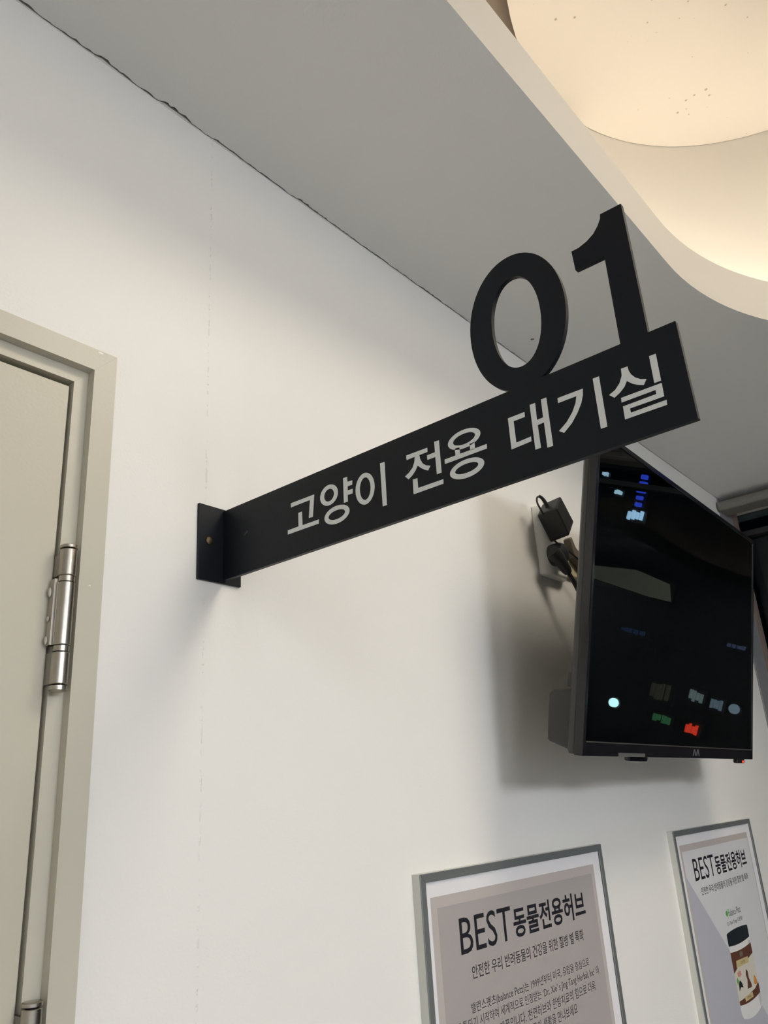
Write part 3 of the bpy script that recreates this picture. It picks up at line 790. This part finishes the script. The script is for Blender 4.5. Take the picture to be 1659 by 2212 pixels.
# ---------------------------------------------------------------- window wall at the far end
win = structure(empty('window_1', (X1, -2.5, 0)), 'dark night-time shop window at the end of the room')
def WP(o): o.matrix_parent_inverse = Matrix.Translation(win.location).inverted(); return o
structure(obj('trim_2', B(2.25, 2.352, -0.004, 0.12, 0, ZC), M_jamb), 'mottled grey jamb strip beside the window')
structure(obj('trim_3', B(2.352, 2.375, -0.012, 0.12, 0, ZC), M_jamb2), 'brown bead along the window')
WP(obj('window_pane', B(2.40, 2.408, Y1, 0.0, 0.10, ZC - 0.02), M_glass, win))
for y in (-1.9, -3.4):
    WP(obj('mullion', B(2.38, 2.43, y - 0.03, y + 0.03, 0, ZC), M_mullion, win))
for z, hz in ((0.05, 0.045), (ZC - 0.085, 0.008)):
    WP(obj('transom', B(2.378, 2.432, Y1, -0.012, z - hz, z + hz), M_mullion, win))
structure(obj('wall_right', B(2.375, 2.47, Y1, 0.12, ZC - 0.02, 3.2), M_wall), 'wall strip above the window')
bl = tag(empty('roller_blind', (2.26, -1.0, ZC - 0.03)), 'cream roller blind cassette across the top of the window', 'roller blind')
def BP(o): o.matrix_parent_inverse = Matrix.Translation(bl.location).inverted(); return o
bm = bmesh.new()
prism(bm, [[(2.222, ZC - 0.036), (2.228, ZC - 0.020), (2.240, ZC - 0.015), (2.300, ZC - 0.015), (2.300, ZC - 0.045), (2.232, ZC - 0.045)]], lambda x, z: (x, -0.004, z), lambda x, z: (x, -2.6, z))
BP(obj('cassette', bm, M_blind, bl, smooth=True, bevel=0.003))
BP(obj('blind_bracket', B(2.285, 2.30, -0.06, -0.03, ZC - 0.015, ZC - 0.0005), M_tvback, bl))
BP(obj('blind_bracket', B(2.285, 2.30, -2.5, -2.47, ZC - 0.015, ZC - 0.0005), M_tvback, bl))

# ---------------------------------------------------------------- street outside (shows only as reflections in the screen)
structure(obj('ground', B(2.48, 14, -12, 4, -0.15, -0.10), M_asphalt), 'dark street outside')
structure(obj('facade', B(9.0, 9.4, -12, 4, -0.1, 9), M_facade), 'dark building front across the street')
def street_sign(name, y, z, wy, hz, col, strength, label, round_=False, x=8.9):
    mt = mat(name + ' light', (0.1, 0.1, 0.1), rough=0.4, emit=col, estr=strength)
    mt.cycles.emission_sampling = 'NONE'
    t = tag(empty(name, (x, y, z)), label, 'lit sign')
    if round_:
        bm = bmesh.new(); lathe(bm, [(hz / 2, 0), (hz / 2, 0.05)], 24, Matrix.Rotation(-math.pi / 2, 4, 'Y')); obj('light_face', bm, mt, t)
        bm = bmesh.new(); lathe(bm, [(hz / 2 + 0.02, -0.06), (hz / 2 + 0.02, 0.0)], 24, Matrix.Rotation(-math.pi / 2, 4, 'Y')); obj('sign_case', bm, M_mullion, t)
    else:
        nb = 4 if wy >= hz else 5
        for q in range(nb):
            a0, a1 = -0.5 + q / nb, -0.5 + (q + random.uniform(0.45, 0.75)) / nb
            c0, c1 = -0.5 * random.uniform(0.55, 1), 0.5 * random.uniform(0.55, 1)
            if wy >= hz: obj('light_face', B(-0.05, 0, wy * a0, wy * a1, hz * c0, hz * c1), mt, t)
            else: obj('light_face', B(-0.05, 0, wy * c0, wy * c1, hz * a0, hz * a1), mt, t)
        obj('sign_case', B(0.001, 0.08, -wy / 2 - 0.02, wy / 2 + 0.02, -hz / 2 - 0.02, hz / 2 + 0.02), M_mullion, t)
    return t
def at8(y8, z8, ywin, zwin):     # continue the line window -> x=8 to the facade
    k = (8.9 - 2.37) / (8 - 2.37)
    return ywin + (y8 - ywin) * k, CAMZ + zwin + (z8 - zwin) * k
SG = [('round_sign', -2.9796, -0.4462, -0.7031, 0.001, 0.30, 0.10, (0.62, 0.95, 1.0), 14, 'small round white shop sign across the street', True),
      ('blue_sign', -3.2535, 1.79, -0.7845, 0.668, 0.11, 0.42, (0.05, 0.10, 1.0), 4, 'tall narrow blue lit sign high on the building opposite', False),
      ('character_sign', -3.2428, 1.5021, -0.7815, 0.5879, 0.20, 0.12, (0.45, 0.7, 1.0), 7, 'small white-blue lit sign below the tall blue one', False),
      ('red_sign', -2.1747, -0.4452, -0.4634, 0.0013, 0.13, 0.11, (1.0, 0.05, 0.02), 4, 'red lit sign across the street', False),
      ('green_sign', -2.4674, -0.4438, -0.5506, 0.0017, 0.20, 0.09, (0.15, 0.55, 0.22), 0.9, 'long green lit sign across the street', False),
      ('white_sign', -2.2045, -0.137, -0.4723, 0.0931, 0.15, 0.13, (0.6, 0.75, 0.75), 0.9, 'pale lit signboard across the street, left of three', False),
      ('white_sign', -2.0111, -0.1564, -0.4147, 0.0873, 0.12, 0.12, (0.5, 0.65, 0.8), 0.8, 'pale lit signboard across the street, middle of three', False),
      ('white_sign', -1.8521, -0.1446, -0.3673, 0.0908, 0.10, 0.10, (0.6, 0.75, 0.9), 1.0, 'pale lit signboard across the street, right of three', True),
      ('shop_window', -2.5433, -0.1977, -0.5732, 0.075, 0.22, 0.22, (0.5, 0.45, 0.28), 0.25, 'dim lit shop window across the street', False),
      ('blue_shop_sign', -2.9554, 0.3073, -0.6959, 0.2254, 0.30, 0.06, (0.08, 0.22, 0.6), 0.35, 'dim blue lit sign across the street', False),
      ('far_sign', -1.953, 0.4233, -0.3974, 0.2599, 0.20, 0.05, (0.25, 0.3, 0.6), 0.5, 'faint violet lit sign across the street', False),
      ('small_lamp', -3.70, 1.90, -0.905, 0.685, 0.07, 0.05, (0.55, 0.8, 1.0), 6, 'first of three small white lamps high on the building opposite', False),
      ('small_lamp', -3.60, 1.80, -0.888, 0.672, 0.07, 0.05, (0.55, 0.8, 1.0), 6, 'second of three small white lamps high on the building opposite', False),
      ('small_lamp', -3.50, 1.72, -0.862, 0.655, 0.09, 0.06, (0.55, 0.8, 1.0), 6, 'third of three small white lamps high on the building opposite', False)]
for nm, y8, z8, yw, zw, wy, hz, colr, st, lab, rd in SG:
    y, z = at8(y8, z8, yw, zw)
    street_sign(nm, y, z, wy, hz, colr, st, lab, rd)

# dim glowing board added across the street to make the screen's beige reflection
mt = mat('added glow light', (0.1, 0.1, 0.1), rough=0.4, emit=(0.72, 0.70, 0.50), estr=0.4); mt.cycles.emission_sampling = 'NONE'
t = tag(empty('added_glow_board', (8.9, -3.5, CAMZ + 0.9)), 'dim beige glowing board added across the street for its reflection in the screen', 'lit sign')
pts = [(-0.56, 0.05), (0.05, 0.115), (0.44, 0.04), (0.50, -0.15), (0.23, -0.15), (-0.53, -0.08)]
bm = bmesh.new(); prism(bm, [pts], lambda y, z: (-0.06, y, z), lambda y, z: (0.0, y, z)); obj('light_face', bm, mt, t)
obj('sign_case', B(0.001, 0.08, -0.57, 0.51, -0.16, 0.12), M_mullion, t)
